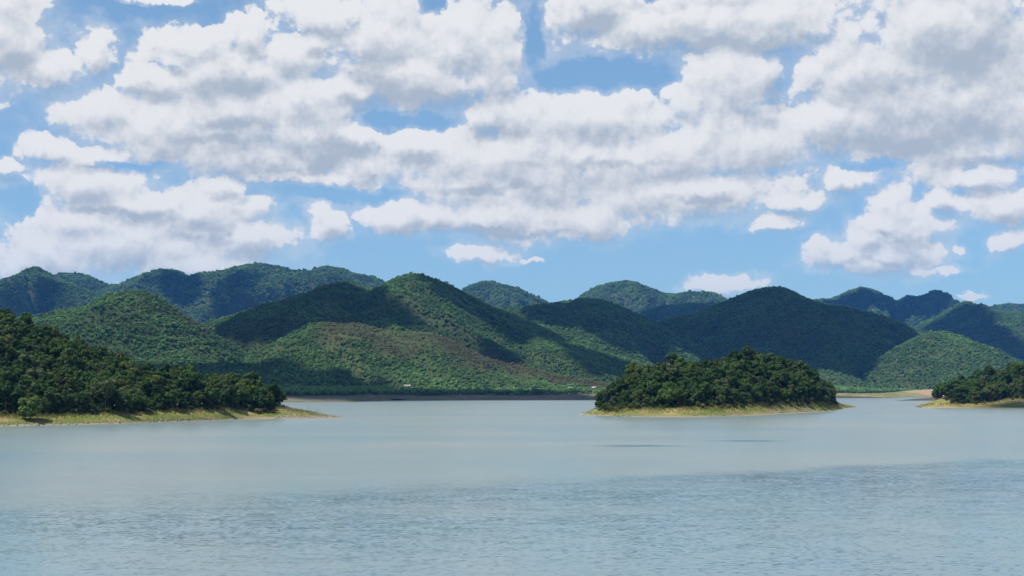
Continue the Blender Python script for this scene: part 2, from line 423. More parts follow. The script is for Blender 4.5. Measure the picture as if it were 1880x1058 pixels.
# ------------------------------------------------------------------ terrain
class Hill:
    """a ridge: crest traced as (px, py, distance), falling to front and back with spurs and gullies"""
    def __init__(s, name, pts, front, back, spur=0.35, lam=260.0, skew=0.3, seed=0, canopy=7.0, dx=12.0, keep=0.55):
        P = np.array([at(px, py, Y) for px, py, Y in pts])
        o = np.argsort(P[:, 0]); P = P[o]
        P[:, 2] -= canopy
        e = 130.0                                       # both ends run down into the ground
        P = np.vstack([[P[0, 0] - e * max(1, P[0, 2] / 60), P[0, 1], -6], P, [P[-1, 0] + e * max(1, P[-1, 2] / 60), P[-1, 1], -6]])
        dx = min(dx, 9.0)
        xs = np.arange(P[0, 0], P[-1, 0] + dx, dx)
        yc = np.interp(xs, P[:, 0], P[:, 1]); zc = np.interp(xs, P[:, 0], P[:, 2])
        ker = np.exp(-0.5 * (np.arange(-4, 5) / 0.9) ** 2); ker /= ker.sum()
        pad = lambda a: np.convolve(np.pad(a, 4, mode='edge'), ker, 'valid')
        s.name, s.xs, s.yc, s.zc = name, xs, pad(yc), pad(zc)
        s.front, s.back, s.spur, s.lam, s.skew, s.seed, s.keep = front, back, spur, lam, skew, seed, keep
        s.zmax = s.zc.max(); s.canopy = canopy; s.dx = dx
    def width(s, x, side):
        z = np.interp(x, s.xs, s.zc)
        w = s.front if side > 0 else s.back
        return w * (s.keep + (1 - s.keep) * np.clip(z, 0, None) / s.zmax)
    def z(s, x, y):
        x = np.asarray(x, float); y = np.asarray(y, float)
        yc = np.interp(x, s.xs, s.yc) + 25 * fbm(x / 300, x * 0 + s.seed, 2, s.seed)
        zc = np.interp(x, s.xs, s.zc)
        dy = yc - y
        t = np.where(dy > 0, dy / s.width(x, 1), -dy / s.width(x, -1))
        wx = x + s.skew * dy + 60 * fbm(x / 400, y / 400, 2, s.seed + 5)
        rn = np.clip(1 - 2 * np.abs(fbm(wx / s.lam, y / (s.lam * 4), 3, s.seed + 9)) * 1.6, -1.1, 0.5)
        t2 = np.clip(t * (1 - s.spur * rn * sstep(t, 0.0, 0.35)), 0, 1)
        tr = np.sqrt(t2 * t2 + 0.003) - 0.0548
        prof = 0.5 * (0.5 + 0.5 * np.cos(np.pi * np.clip(tr, 0, 1))) + 0.5 * (1 - np.clip(tr, 0, 1)) ** 1.15
        bump = fbm(x / 90, y / 90, 4, s.seed + 20) * 0.11 * s.zmax * np.clip(t2 * 4, 0, 1) * (1 - t2)
        gul = -np.clip(1 - np.abs(fbm(wx / (s.lam * 0.42), y / (s.lam * 1.6), 3, s.seed + 31)) * 5.0, 0, 1) * 0.075 * s.zmax * sstep(t2, 0.03, 0.3) * (1 - t2)
        bump = bump + gul
        inside = (x >= s.xs[0]) & (x <= s.xs[-1]) & (t < 1.6)
        return np.where(inside, (zc + 3) * prof + bump - 3, -3.0)
    def build(s, m):
        ts = np.concatenate([np.linspace(-1.45, -0.1, 12), np.linspace(-0.06, 1.5, 64)])
        X, T = np.meshgrid(s.xs, ts)
        Yc = np.interp(X, s.xs, s.yc) + 25 * fbm(X / 300, X * 0 + s.seed, 2, s.seed)
        Y = np.where(T > 0, Yc - T * s.width(X, 1), Yc - T * s.width(X, -1))
        return put('hill', grid_mesh('hill', X, Y, s.z(X, Y)), m, kind='structure')
    def points(s, sp, rng, tmin=-0.12, tmax=1.45):
        """scattered canopy positions on the side that faces the lake"""
        x = np.arange(s.xs[0], s.xs[-1], sp); y = np.arange(s.yc.min() - s.front * 1.5, s.yc.max() + 60, sp)
        X, Y = np.meshgrid(x, y); X = X + (np.arange(len(y)) % 2)[:, None] * sp * 0.5
        X = (X + rng.uniform(-.62, .62, X.shape) * sp).ravel(); Y = (Y + rng.uniform(-.62, .62, Y.shape) * sp).ravel()
        yc = np.interp(X, s.xs, s.yc) + 25 * fbm(X / 300, X * 0 + s.seed, 2, s.seed)
        dy = yc - Y
        t = np.where(dy > 0, dy / s.width(X, 1), dy / s.width(X, -1))
        k = (t > tmin) & (t < tmax)
        X, Y, t = X[k], Y[k], t[k]
        return X, Y, s.z(X, Y), t

class Land:
    """low land by the water from columns (x, front shore, crest, crest height, back shore)"""
    def __init__(s, name, cols, power, seed=0, dx=1.5, rows=44, wig=2.0, rough=0.35):
        c = np.array(cols, float); xs = np.arange(c[0, 0], c[-1, 0] + dx, dx)
        xs[-1] = c[-1, 0]
        ker = np.exp(-0.5 * (np.arange(-5, 6) / 2.0) ** 2); ker /= ker.sum()
        sm = lambda a: np.convolve(np.pad(a, 5, mode='edge'), ker, 'valid')
        s.xs = xs
        s.ys, s.yc, s.zc, s.yb = [sm(np.interp(xs, c[:, 0], c[:, k])) for k in (1, 2, 3, 4)]
        wgl = wig * fbm(xs / 14, xs * 0 + seed, 3, seed); s.ys = s.ys + wgl
        s.yc = np.maximum(s.yc, s.ys + 1.0); s.yb = np.maximum(s.yb, s.yc + 1.0)
        s.power, s.seed, s.rows, s.rough, s.name = power, seed, rows, rough, name
    def z(s, x, y):
        x = np.asarray(x, float); y = np.asarray(y, float)
        ys, yc, zc, yb = [np.interp(x, s.xs, a) for a in (s.ys, s.yc, s.zc, s.yb)]
        u = (y - ys) / (yc - ys); v = (y - yc) / (yb - yc)
        zz = np.where(u < 0, np.maximum(-0.06 * (ys - y), -1.5), np.where(u <= 1, zc * (0.15 * np.clip(u, 0, 1) + 0.85 * np.clip(u, 0, 1) ** s.power), zc * (0.5 + 0.5 * np.cos(np.pi * np.clip(v, 0, 1))) - 0.8 * sstep(v, 0.9, 1.2)))
        d = np.minimum(y - ys, 1.5 * (yb - y))
        n = fbm(x / 9, y / 9, 4, s.seed + 3) * s.rough + fbm(x / 30, y / 30, 3, s.seed + 7) * s.rough * 2.2
        zz = zz + n * sstep(d, 1.0, 12.0) * np.clip(zc / 4, 0, 1)
        return np.where((x < s.xs[0]) | (x > s.xs[-1]), -1.5, zz)
    def d(s, x, y): return y - np.interp(x, s.xs, s.ys)
    def build(s, name, m):
        r = s.rows
        k = np.concatenate([[-2, -1], np.linspace(0, 1, r) ** 1.25, 1 + np.linspace(0.08, 1, 14), [2.2]])
        X, K = np.meshgrid(s.xs, k)
        ys, yc, yb = [np.interp(X, s.xs, a) for a in (s.ys, s.yc, s.yb)]
        Y = np.where(K < 0, ys + K * 4, np.where(K <= 1, ys + K * (yc - ys), yc + (K - 1) * (yb - yc)))
        return put(name, grid_mesh(name, X, Y, s.z(X, Y)), m, kind='structure')

# ---- hills, back to front (crest lines as they stand against what is behind them)
HILLS = {}
def hill(key, *a, **k): HILLS[key] = Hill(key, *a, **k)
hill('far_peak', [(1760,590,9800),(1800,568,9800),(1830,560,9800),(1850,557,9800),(1870,559,9800),(1890,556,9800),(1950,545,9800),(2050,560,9800),(2150,600,9800)], 1260, 980, seed=1, dx=26)
hill('left_range', [(-330,600,7350),(-200,560,7350),(60,560,7350),(95,510,7200),(125,503,7200),(150,502,7200),(175,511,7200),(200,523,7200),(230,521,7200),(250,513,7200),(285,498,7200),(310,494,7200),(335,499,7200),(350,508,7200),
     (385,501,7200),(420,495,7200),(440,488,7200),(475,484,7200),(510,488,7200),(540,497,7200),(575,497,7200),(590,492,7200),(605,490,7200),(630,493,7200),(650,502,7200),(675,507,7200),(690,508,7200),(705,518,7200),(740,545,7200),(790,580,7200),(860,640,7200)], 1725, 1350, spur=0.5, lam=630, skew=0.55, seed=2, dx=16)
hill('mid_knoll', [(800,600,7400),(835,545,7400),(860,525,7400),(880,518,7400),(905,517,7400),(930,524,7400),(950,528,7400),(975,540,7400),(1000,551,7400),(1040,575,7400),(1080,610,7400)], 1184, 1036, seed=3, dx=16, spur=0.45)
hill('square_knoll', [(1010,600,8300),(1065,543,8300),(1090,527,8300),(1118,520,8300),(1145,515,8300),(1165,517,8300),(1190,527,8300),(1215,537,8300),(1235,540,8300),(1260,536,8300),(1290,535,8300),(1312,537,8300),(1335,552,8300),(1370,580,8300),(1430,640,8300)], 1358, 1207, seed=4, dx=16, spur=0.45)
hill('square_knoll_foot', [(1100,640,6600),(1150,590,6600),(1180,572,6600),(1215,560,6600),(1260,556,6600),(1300,556,6600),(1340,560,6600),(1400,600,6600),(1450,650,6600)], 900, 750, seed=24, dx=16, spur=0.3)
hill('twin_peaks', [(1380,600,8600),(1440,560,8600),(1490,550,8600),(1530,548,8600),(1555,535,8600),(1580,526,8600),(1605,533,8600),(1630,549,8600),(1648,553,8600),(1665,542,8600),(1685,545,8600),(1700,540,8600),(1713,532,8600),(1722,534,8600),(1737,546,8600),(1760,560,8600),(1810,600,8600),(1880,650,8600)], 1410, 1128, seed=5, dx=16, spur=0.45)
hill('left_peak', [(-330,610,5600),(-150,585,5600),(-60,552,5600),(0,524,5600),(30,507,5600),(50,498,5600),(60,491,5600),(66,488,5600),(73,491,5600),(86,499,5600),(110,511,5600),(140,525,5600),(170,535,5600),(200,548,5600),(260,580,5600),(330,640,5600)], 1077, 1005, spur=0.5, lam=431, skew=-0.5, seed=6, dx=13)
hill('right_cone', [(1600,640,6300),(1670,605,6300),(1720,580,6300),(1750,564,6300),(1763,556,6300),(1773,551,6300),(1783,555,6300),(1800,566,6300),(1850,572,6300),(1900,578,6300),(1980,590,6300),(2100,600,6300),(2250,640,6300)], 1061, 928, spur=0.45, lam=398, skew=-0.6, seed=7, dx=13)
hill('centre_ridge', [(290,680,3050),(350,630,3050),(385,600,3050),(420,582,3050),(450,572,3050),(490,557,3050),(520,548,3050),(580,531,3050),(605,520,3050),(628,514,3050),(650,518,3050),(672,527,3050),(690,531,3050),(705,522,3050),(725,508,3050),(745,501,3050),(765,499,3050),(790,505,3050),(830,522,3080),(860,537,3100),(900,558,3130),(940,572,3150),(1000,600,3150),(1060,630,3150),(1120,660,3150),(1180,700,3150)],
     900, 700, spur=0.55, lam=330, skew=-0.75, seed=8, dx=10)
hill('dark_ridge', [(820,620,3950),(880,580,3950),(930,563,3950),(960,561,3950),(1000,557,3950),(1040,550,3950),(1065,546,3950),(1090,546,3950),(1110,550,3950),(1130,557,3950),(1160,570,3950),(1190,584,3950),(1240,610,3950),(1300,650,3950)], 900, 600, spur=0.4, lam=300, skew=-0.5, seed=9, dx=12)
hill('dark_mountain', [(1080,640,4250),(1150,612,4250),(1200,591,4250),(1240,580,4250),(1270,573,4250),(1300,561,4250),(1340,548,4250),(1370,534,4250),(1400,526,4250),(1420,524,4250),(1440,528,4250),(1475,545,4250),(1505,557,4250),(1540,560,4250),(1565,567,4250),(1600,573,4250),(1640,586,4250),(1670,603,4250),(1710,630,4250),(1770,670,4250),(1830,720,4250)],
     850, 700, spur=0.3, lam=330, skew=0.35, seed=10, dx=11)
hill('right_knob', [(1420,690,3560),(1450,668,3560),(1470,654,3560),(1490,645,3560),(1515,638,3560),(1535,640,3560),(1555,652,3560),(1590,670,3560),(1650,715,3560)], 300, 300, spur=0.35, lam=160, skew=-0.4, seed=11, dx=9)
hill('right_hill', [(1500,730,3480),(1540,700,3480),(1580,675,3480),(1610,660,3480),(1640,638,3480),(1665,624,3480),(1690,612,3480),(1720,606,3480),(1745,609,3480),(1790,626,3480),(1830,641,3480),(1870,660,3480),(1930,668,3480),(2000,650,3480),(2100,655,3480),(2200,700,3480)], 420, 400, spur=0.4, lam=200, skew=-0.45, seed=12, dx=9)
hill('cone_hill', [(-250,620,2450),(-120,600,2450),(0,588,2450),(60,577,2450),(110,566,2450),(170,556,2450),(195,545,2450),(215,534,2450),(232,529,2450),(250,528,2450),(270,531,2450),(290,541,2450),(315,557,2450),(340,575,2450),(390,605,2450),(420,624,2450),(450,642,2450),(490,660,2450),(550,690,2450),(620,718,2450)], 520, 450, spur=0.4, lam=230, skew=0.3, seed=13, dx=9)
hill('spur_hill', [(850,700,2750),(900,655,2750),(950,625,2750),(990,612,2750),(1030,618,2750),(1080,632,2750),(1130,648,2750),(1180,664,2750),(1230,690,2750),(1280,715,2750)], 420, 400, spur=0.45, lam=190, skew=-0.6, seed=14, dx=9)
hill('brown_hill', [(400,690,2250),(450,660,2250),(490,634,2250),(520,616,2250),(545,604,2250),(575,590,2250),(600,584,2250),(625,589,2250),(650,585,2250),(675,590,2250),(700,598,2250),(740,603,2250),(790,605,2250),(815,611,2250),(835,620,2250),(850,631,2250),(890,649,2250),(930,661,2250),(980,671,2250),(1060,690,2250),(1120,700,2250),(1200,716,2250)], 360, 400, spur=0.45, lam=170, skew=-0.45, seed=15, dx=8)
hill('shore_slope', [(60,690,2120),(150,680,2120),(250,672,2120),(350,664,2120),(430,660,2120),(500,664,2120),(560,674,2120),(620,686,2120),(680,699,2120),(740,708,2120),(800,716,2120)], 210, 300, spur=0.3, lam=120, skew=0.3, seed=16, dx=8)

def hmax(x, y, keys=None):
    z = None
    for k, h in HILLS.items():
        if keys and k not in keys: continue
        q = h.z(x, y); z = q if z is None else np.maximum(z, q)
    return z

# ---- the far shore, with its drawdown bank; everything beyond it is this one sheet
_sh = [(-500,740.5),(300,740),(500,739.5),(640,738.3),(720,735.6),(900,735.2),(1100,735),(1180,734.5),(1300,733),(1500,731.3),(1640,731),(1665,729),(1760,728.6),(2000,729),(2300,731)]
SHX = []; SHY = []
for px_, py_ in _sh:
    Y_ = EYE * F / (py_ - HY); SHX.append((px_ - CX) / F * Y_); SHY.append(Y_)
def shore(x):
    x = np.asarray(x, float)
    return np.interp(x, SHX, SHY) + 14 * fbm(x / 90, x * 0, 3, 31)
def far_land_z(x, y):
    d = y - shore(x)
    z = 9.0 * sstep(d, -25, 120) - 1.15 + 2.2 * fbm(x / 60, y / 60, 4, 33) * sstep(d, 0, 60) + sstep(d, 100, 900) * 14
    return z
_sand = lambda x, y: np.exp(-(((x - 905) / 75) ** 2 + ((y - 2985) / 60) ** 2))
_lawn = lambda x, y: np.exp(-(((x - 118) / 34) ** 2 + ((y - 1975) / 50) ** 2))
_flz = far_land_z
def far_land_z(x, y):
    return _flz(x, y) + 7.5 * _sand(x, y) + 4.5 * _lawn(x, y)

# ---- water: one sheet out to the far edge
HX, HY0, HY1 = 6400.0, -240.0, 13600.0
wx = np.array([-HX, HX]); wy = np.array([HY0, HY1])
X, Y = np.meshgrid(wx, wy)
put('lake_water', grid_mesh('lake_water', X, Y, X * 0, False), water_mat(), kind='structure')

def far_extra(nt, P, s, n1, n2, c):
    # bare excavated earth at the right end, short bright grass by the houses, grey mud elsewhere
    def ell(cx, cy, rx, ry):
        q = V(nt, 'LENGTH', V(nt, 'MULTIPLY_ADD', V(nt, 'MULTIPLY', P, (1, 1, 0)), (1 / rx, 1 / ry, 0), (-cx / rx, -cy / ry, 0)))
        return M(nt, 'ADD', q, M(nt, 'MULTIPLY', M(nt, 'SUBTRACT', n1, 0.5), 1.1))
    mud = MIX(nt, SS(nt, n1, 0.4, 0.65), (0.125, 0.108, 0.094), (0.075, 0.098, 0.044))
    c = MIX(nt, 0.8, c, mud)
    right = SS(nt, s.outputs[0], 420, 620)
    c = MIX(nt, right, c, MIX(nt, SS(nt, n1, 0.42, 0.6), (0.20, 0.17, 0.085), (0.11, 0.125, 0.04)))
    c = MIX(nt, SS(nt, ell(900, 2955, 85, 80), 0.6, 1.1, 1.0, 0.0), c, MIX(nt, n2, (0.30, 0.20, 0.125), (0.25, 0.19, 0.11)))
    c = MIX(nt, SS(nt, ell(118, 1962, 34, 50), 0.6, 1.1, 1.0, 0.0), c, (0.15, 0.20, 0.05))
    return c
FAR_LAND = land_mat('far_shore_ground', extra=far_extra, hi=(60, 90), rim_h=0.6, mud=(0.12, 0.10, 0.085))
yy = np.concatenate([np.linspace(-60, -5, 6), np.linspace(0, 260, 50), np.linspace(280, 1000, 20), [1800, 3500, 6000, 8900, 11000]])
xx = np.concatenate([np.linspace(-6300, -1600, 40), np.arange(-1580, 1900, 9.0), np.linspace(1920, 6300, 40)])
X, D = np.meshgrid(xx, yy)
Y = np.minimum(shore(X) + D, 13500)
put('far_shore', grid_mesh('far_shore', X, Y, far_land_z(X, Y)), FAR_LAND, kind='structure')

SOIL = simple_mat('forest_floor', (0.030, 0.048, 0.018), (0.055, 0.068, 0.026), 0.02, 0.95, 0.05)
for h in HILLS.values():
    h.build(SOIL)

# ------------------------------------------------------------------ near land
LEFT = Land('left', [(-420,430,720,75,1150),(-322,440,700,60,1000),(-247,452,680,41,900),(-230,456,675,35,840),(-213,460,670,28.5,800),(-193,468,665,21,760),(-174,477,660,13.5,730),
                     (-160,492,655,12.4,705),(-150,507,652,11.8,700),(-139,534,650,11.2,692),(-128,566,650,10.9,690),(-119,590,650,9.4,684),(-113,602,648,7.4,672),(-109,607,647,6.0,664),(-104,609,646,5.0,658),
                     (-100,610,645,4.0,655),(-92,615,642,2.3,650),(-84,620,639,1.2,644),(-79,624,634,0.5,637),(-75.5,627,630,0.05,632)], 0.62, seed=3)
ISLE = Land('island', [(34,722,723,0.05,725),(39,696,712,1.2,728),(44,676,714,3.4,740),(50,658,714,7.5,755),(58,650,715,12.5,770),(68,647,722,16.2,785),(79,646,730,18.6,800),(92,652,738,19.4,815),(104,666,745,20.2,830),
                       (126,705,770,24.2,860),(150,754,815,25.6,900),(178,806,860,19.2,930),(200,862,905,10.8,960),(213,912,945,5.2,985),(226,955,975,3.9,1000),(240,995,1012,2.0,1025),(255,1036,1040,0.05,1043)], 1.4, seed=8)
RIGHT = Land('right', [(296,1016,1018,0.05,1020),(302,1000,1026,1.6,1060),(308,982,1038,3.6,1085),(318,974,1048,5.2,1110),(336,969,1060,9.5,1140),(360,969,1062,17,1150),(386,968,1064,25,1160),(430,964,1066,31,1180),(476,958,1068,35,1200),(640,940,1080,46,1250)], 0.9, seed=12)
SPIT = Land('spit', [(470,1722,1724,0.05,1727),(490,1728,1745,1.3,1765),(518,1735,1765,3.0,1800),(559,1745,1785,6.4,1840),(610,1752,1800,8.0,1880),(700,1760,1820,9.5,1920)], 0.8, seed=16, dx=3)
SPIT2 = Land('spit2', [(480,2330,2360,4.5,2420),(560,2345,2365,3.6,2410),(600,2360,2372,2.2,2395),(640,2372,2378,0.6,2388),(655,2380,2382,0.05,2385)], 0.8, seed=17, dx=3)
BANK = land_mat('grassy_bank')
LEFT.build('headland', BANK); ISLE.build('island', BANK); RIGHT.build('headland', BANK)
SHADE_MUD = land_mat('mud_painted_shade', mud=(0.07, 0.06, 0.05), dry=(0.075, 0.062, 0.048), green=(0.055, 0.055, 0.032), hi=(40, 60), extra=lambda nt, P, s, n1, n2, c: MIX(nt, 0.75, c, (0.06, 0.054, 0.045)))  # low ground under a cloud: its shade is put into this dark colour
SPIT.build('shade_toned_spit', SHADE_MUD); SPIT2.build('shade_toned_spit', SHADE_MUD)

# ------------------------------------------------------------------ trees
def _ico():
    bm = bmesh.new(); bmesh.ops.create_icosphere(bm, subdivisions=1, radius=1.0)
    v = np.array([x.co[:] for x in bm.verts]); f = [[y.index for y in x.verts] for x in bm.faces]; bm.free()
    return v, np.array(f)
ICO_V, ICO_F = _ico()

def crown_mesh(name, seed, rad, zc, hz, lobes, leaves, leaf, lobe_r=(0.30, 0.48), core=True, droop=0.0):
    """leaf-sized faces massed on the lobes of an uneven crown"""
    r = np.random.RandomState(seed)
    d = r.normal(size=(lobes, 3)); d /= np.linalg.norm(d, axis=1)[:, None]
    d[:, 2] = d[:, 2] * 0.9 + 0.1
    k = r.uniform(0.25, 0.78, lobes)[:, None]
    c = d * k * np.array([rad, rad, hz]); c[:, 2] += zc
    lr = rad * r.uniform(*lobe_r, lobes)
    V_, F_ = [], []
    nper = (leaves * lr ** 2 / (lr ** 2).sum()).astype(int)
    b = 0
    for i in range(lobes):
        n = nper[i]
        q = r.normal(size=(n, 3)); q[:, 2] += 0.12; q /= np.linalg.norm(q, axis=1)[:, None]
        p = c[i] + q * lr[i] * r.uniform(0.72, 1.12, (n, 1)) * np.array([1, 1, 0.85])
        nn = q + r.normal(size=(n, 3)) * 0.6; nn[:, 2] += 0.05; nn /= np.linalg.norm(nn, axis=1)[:, None]
        t = np.cross(nn, r.normal(size=(n, 3))); t /= np.linalg.norm(t, axis=1)[:, None]
        u = np.cross(nn, t)
        sz = leaf * r.uniform(0.55, 1.35, (n, 1))
        quad = np.stack([p - t * sz * .5, p + u * sz * .38 - [0, 0, droop], p + t * sz * .62, p - u * sz * .38 - [0, 0, droop]], 1)
        V_.append(quad.reshape(-1, 3)); F_.append(b + np.arange(n * 4).reshape(n, 4)); b += n * 4
    me = bpy.data.meshes.new(name)
    vv = [tuple(x) for x in np.concatenate(V_)]; ff = [tuple(x) for x in np.concatenate(F_)]
    if core:
        for i in range(lobes):
            o = len(vv)
            w = c[i] + ICO_V * lr[i] * 0.74 * (1 + 0.15 * r.normal(size=(len(ICO_V), 1)))
            vv += [tuple(x) for x in w]; ff += [tuple(int(o + y) for y in x) for x in ICO_F]
    me.from_pydata(vv, [], ff); me.update()
    return me

def trunk_mesh(seed, h, rad):
    r = random.Random(seed); mb = MB()
    lean = (r.uniform(-.4, .4), r.uniform(-.4, .4))
    mb.tube([(0, 0, -0.5), (lean[0] * .3, lean[1] * .3, h * .35), (lean[0], lean[1], h * .7), (lean[0] * 1.2, lean[1] * 1.2, h)], [0.26, 0.2, 0.13, 0.05], 6)
    for k in range(4):
        a = r.uniform(0, 6.28); z0 = h * r.uniform(.3, .6); f = z0 / h * 1.2
        mb.tube([(lean[0] * f, lean[1] * f, z0), (math.cos(a) * rad * .35, math.sin(a) * rad * .35, z0 + h * .15), (math.cos(a) * rad * .7, math.sin(a) * rad * .7, z0 + h * .26)], [0.11, 0.08, 0.03], 5)
    return mb.mesh('trunk', True)

KINDS = []          # (crown mesh, trunk mesh, height)
rk = random.Random(5)
for i in range(12):
    sty = i % 4
    if sty == 0: rad, zc, hz, lb, lv = 3.7, 5.0, 4.1, 24, 1350
    elif sty == 1: rad, zc, hz, lb, lv = 3.1, 5.6, 5.0, 22, 1250
    elif sty == 2: rad, zc, hz, lb, lv = 4.2, 4.0, 3.8, 26, 1400
    else: rad, zc, hz, lb, lv = 3.3, 4.6, 4.4, 17, 1100
    leaf = (0.62, 0.66, 0.58, 0.85)[sty]
    cm = crown_mesh('crown', 100 + i, rad, zc, hz, lb, lv, leaf, lobe_r=(0.22, 0.40), droop=0.12 if sty == 3 else 0.0)
    cm.materials.append(LEAF_NEAR[(0, 1, 0, 2, 1, 0, 0, 0, 2, 0, 1, 0)[i]])
    tm = trunk_mesh(200 + i, zc + 1.0, rad); tm.materials.append(BARK)
    KINDS.append((cm, tm, zc + hz))

def far_proto(i, mat_, big=False):
    rad = (3.6, 4.0, 3.2, 4.4, 3.4, 3.8)[i % 6]
    me = crown_mesh('canopy', 300 + i, rad, 3.6, (3.4, 2.9, 4.2, 3.0, 3.8, 3.2)[i % 6], 8, 150, 1.55, lobe_r=(0.34, 0.52))
    me.materials.append(mat_)
    return bpy.data.objects.new('canopy', me)
FAR_PROTOS = [far_proto(i, LEAF_FAR) for i in range(6)]

def scatter(name, pts, scl, rot, pid, tint, fresh, protos, parent=None):
    """one object of countless alike plants (stuff)"""
    n = len(pts)
    me = bpy.data.meshes.new(name)
    me.vertices.add(n); me.vertices.foreach_set('co', np.asarray(pts, np.float32).ravel())
    for nm, dt, arr in (('scl', 'FLOAT', scl), ('rot', 'FLOAT', rot), ('pid', 'INT', pid), ('tint', 'FLOAT', tint), ('fresh', 'FLOAT', fresh)):
        a = me.attributes.new(nm, dt, 'POINT')
        a.data.foreach_set('value', np.asarray(arr, np.int32 if dt == 'INT' else np.float32))
    o = put(name, me, parent=parent, kind='stuff')
    g = bpy.data.node_groups.new(name, 'GeometryNodeTree')
    g.interface.new_socket('Geometry', in_out='INPUT', socket_type='NodeSocketGeometry')
    g.interface.new_socket('Geometry', in_out='OUTPUT', socket_type='NodeSocketGeometry')
    gi = g.nodes.new('NodeGroupInput'); go = g.nodes.new('NodeGroupOutput')
    jn = g.nodes.new('GeometryNodeJoinGeometry')
    for p in protos:
        oi = g.nodes.new('GeometryNodeObjectInfo'); oi.inputs['Object'].default_value = p; oi.inputs['As Instance'].default_value = True
        g.links.new(oi.outputs['Geometry'], jn.inputs[0])
    def attr(nm, dt):
        a = g.nodes.new('GeometryNodeInputNamedAttribute'); a.data_type = dt; a.inputs[0].default_value = nm
        return a.outputs[0]
    cx = g.nodes.new('ShaderNodeCombineXYZ'); g.links.new(attr('rot', 'FLOAT'), cx.inputs[2])
    io = g.nodes.new('GeometryNodeInstanceOnPoints')
    g.links.new(gi.outputs[0], io.inputs['Points']); g.links.new(jn.outputs[0], io.inputs['Instance'])
    io.inputs['Pick Instance'].default_value = True
    g.links.new(attr('pid', 'INT'), io.inputs['Instance Index'])
    g.links.new(cx.outputs[0], io.inputs['Rotation']); g.links.new(attr('scl', 'FLOAT'), io.inputs['Scale'])
    g.links.new(io.outputs[0], go.inputs[0])
    md = o.modifiers.new('scatter', 'NODES'); md.node_group = g
    return o

# ---- forest over the hills: one canopy object for each hill
rng = np.random.RandomState(21)
def tint_field(key, X, Y, t):
    n = fbm(X / 110, Y / 110, 4, 51)
    dry = 0.18 + 0.35 * n
    if key == 'brown_hill':
        dry = dry + 0.75 * sstep(X, -330, -275) * sstep(-t + 0.35 * fbm(X / 60, Y / 60, 3, 81), -0.75, -0.25) + 0.35 * n * sstep(X, -330, -275)
    elif key == 'cone_hill':
        dry = dry + 0.3 * sstep(-t, -0.4, 0.0)
    elif key in ('spur_hill', 'right_hill'):
        dry = dry + 0.12
    elif key in ('left_peak', 'centre_ridge'):
        dry = dry - 0.15
    fresh = np.clip(0.22 + 1.1 * fbm(X / 130, Y / 130, 4, 57), 0, 1) * (0.65 if key not in ('left_peak', 'left_range', 'square_knoll', 'mid_knoll') else 1.0)
    return np.clip(dry, 0, 1), fresh

for key, h in HILLS.items():
    dist = h.yc.mean()
    sp = 4.2 if dist < 3200 else 5.0 if dist < 4500 else 6.4 if dist < 7000 else 8.2
    X, Y, Z, t = h.points(sp, rng)
    fl = far_land_z(X, Y)
    k = (Y - shore(X) > 85) & (Y > 1500)
    k &= (Z > fl - 0.5)
    oth = [q for q in HILLS if q != key]
    k &= Z > hmax(X, Y, oth) - 2.0
    px, py = pix(X, Y, Z + 6)
    k &= (px > -170) & (px < 2050)
    k &= (_sand(X, Y) < 0.25) & (_lawn(X, Y) < 0.35)
    X, Y, Z, t = X[k], Y[k], Z[k], t[k]
    tint, fresh = tint_field(key, X, Y, t)
    n = len(X)
    scl = (0.5 + 0.8 * rng.uniform(0, 1, n) ** 2.4) * sp / 5.4 * (1 + 0.45 * (rng.uniform(size=n) > 0.965)) * (1 + 0.35 * fbm(X / 45, Y / 45, 3, 63))
    # low scrub on the dry brow
    scl = scl * (1 - 0.30 * sstep(tint, 0.45, 0.8))
    scatter('forest', np.stack([X, Y, Z - 1.2], 1), scl, rng.uniform(0, 6.28, n), rng.randint(0, 6, n), tint, fresh, FAR_PROTOS)
# trees on the flat ground behind the far bank
x = np.arange(-1300, 1500, 7.0); d_ = np.arange(88, 560, 7.0)
X, D = np.meshgrid(x, d_)
X = (X + rng.uniform(-3, 3, X.shape)).ravel(); D = (D + rng.uniform(-3, 3, D.shape)).ravel()
Y = shore(X) + D
Z = far_land_z(X, Y)
k = (Z > hmax(X, Y) - 1) & (_sand(X, Y) < 0.25) & (_lawn(X, Y) < 0.35) & ((X < 560) | (D > 140))
px, py = pix(X, Y, Z); k &= (px > -150) & (px < 2040)
X, Y, Z = X[k], Y[k], Z[k]; n = len(X)
scatter('forest', np.stack([X, Y, Z - 0.5], 1), rng.uniform(0.7, 1.35, n), rng.uniform(0, 6.28, n), rng.randint(0, 6, n), 0.15 + 0.3 * fbm(X / 50, Y / 50, 3, 71), np.clip(0.3 + fbm(X / 60, Y / 60, 3, 73), 0, 0.6), FAR_PROTOS)

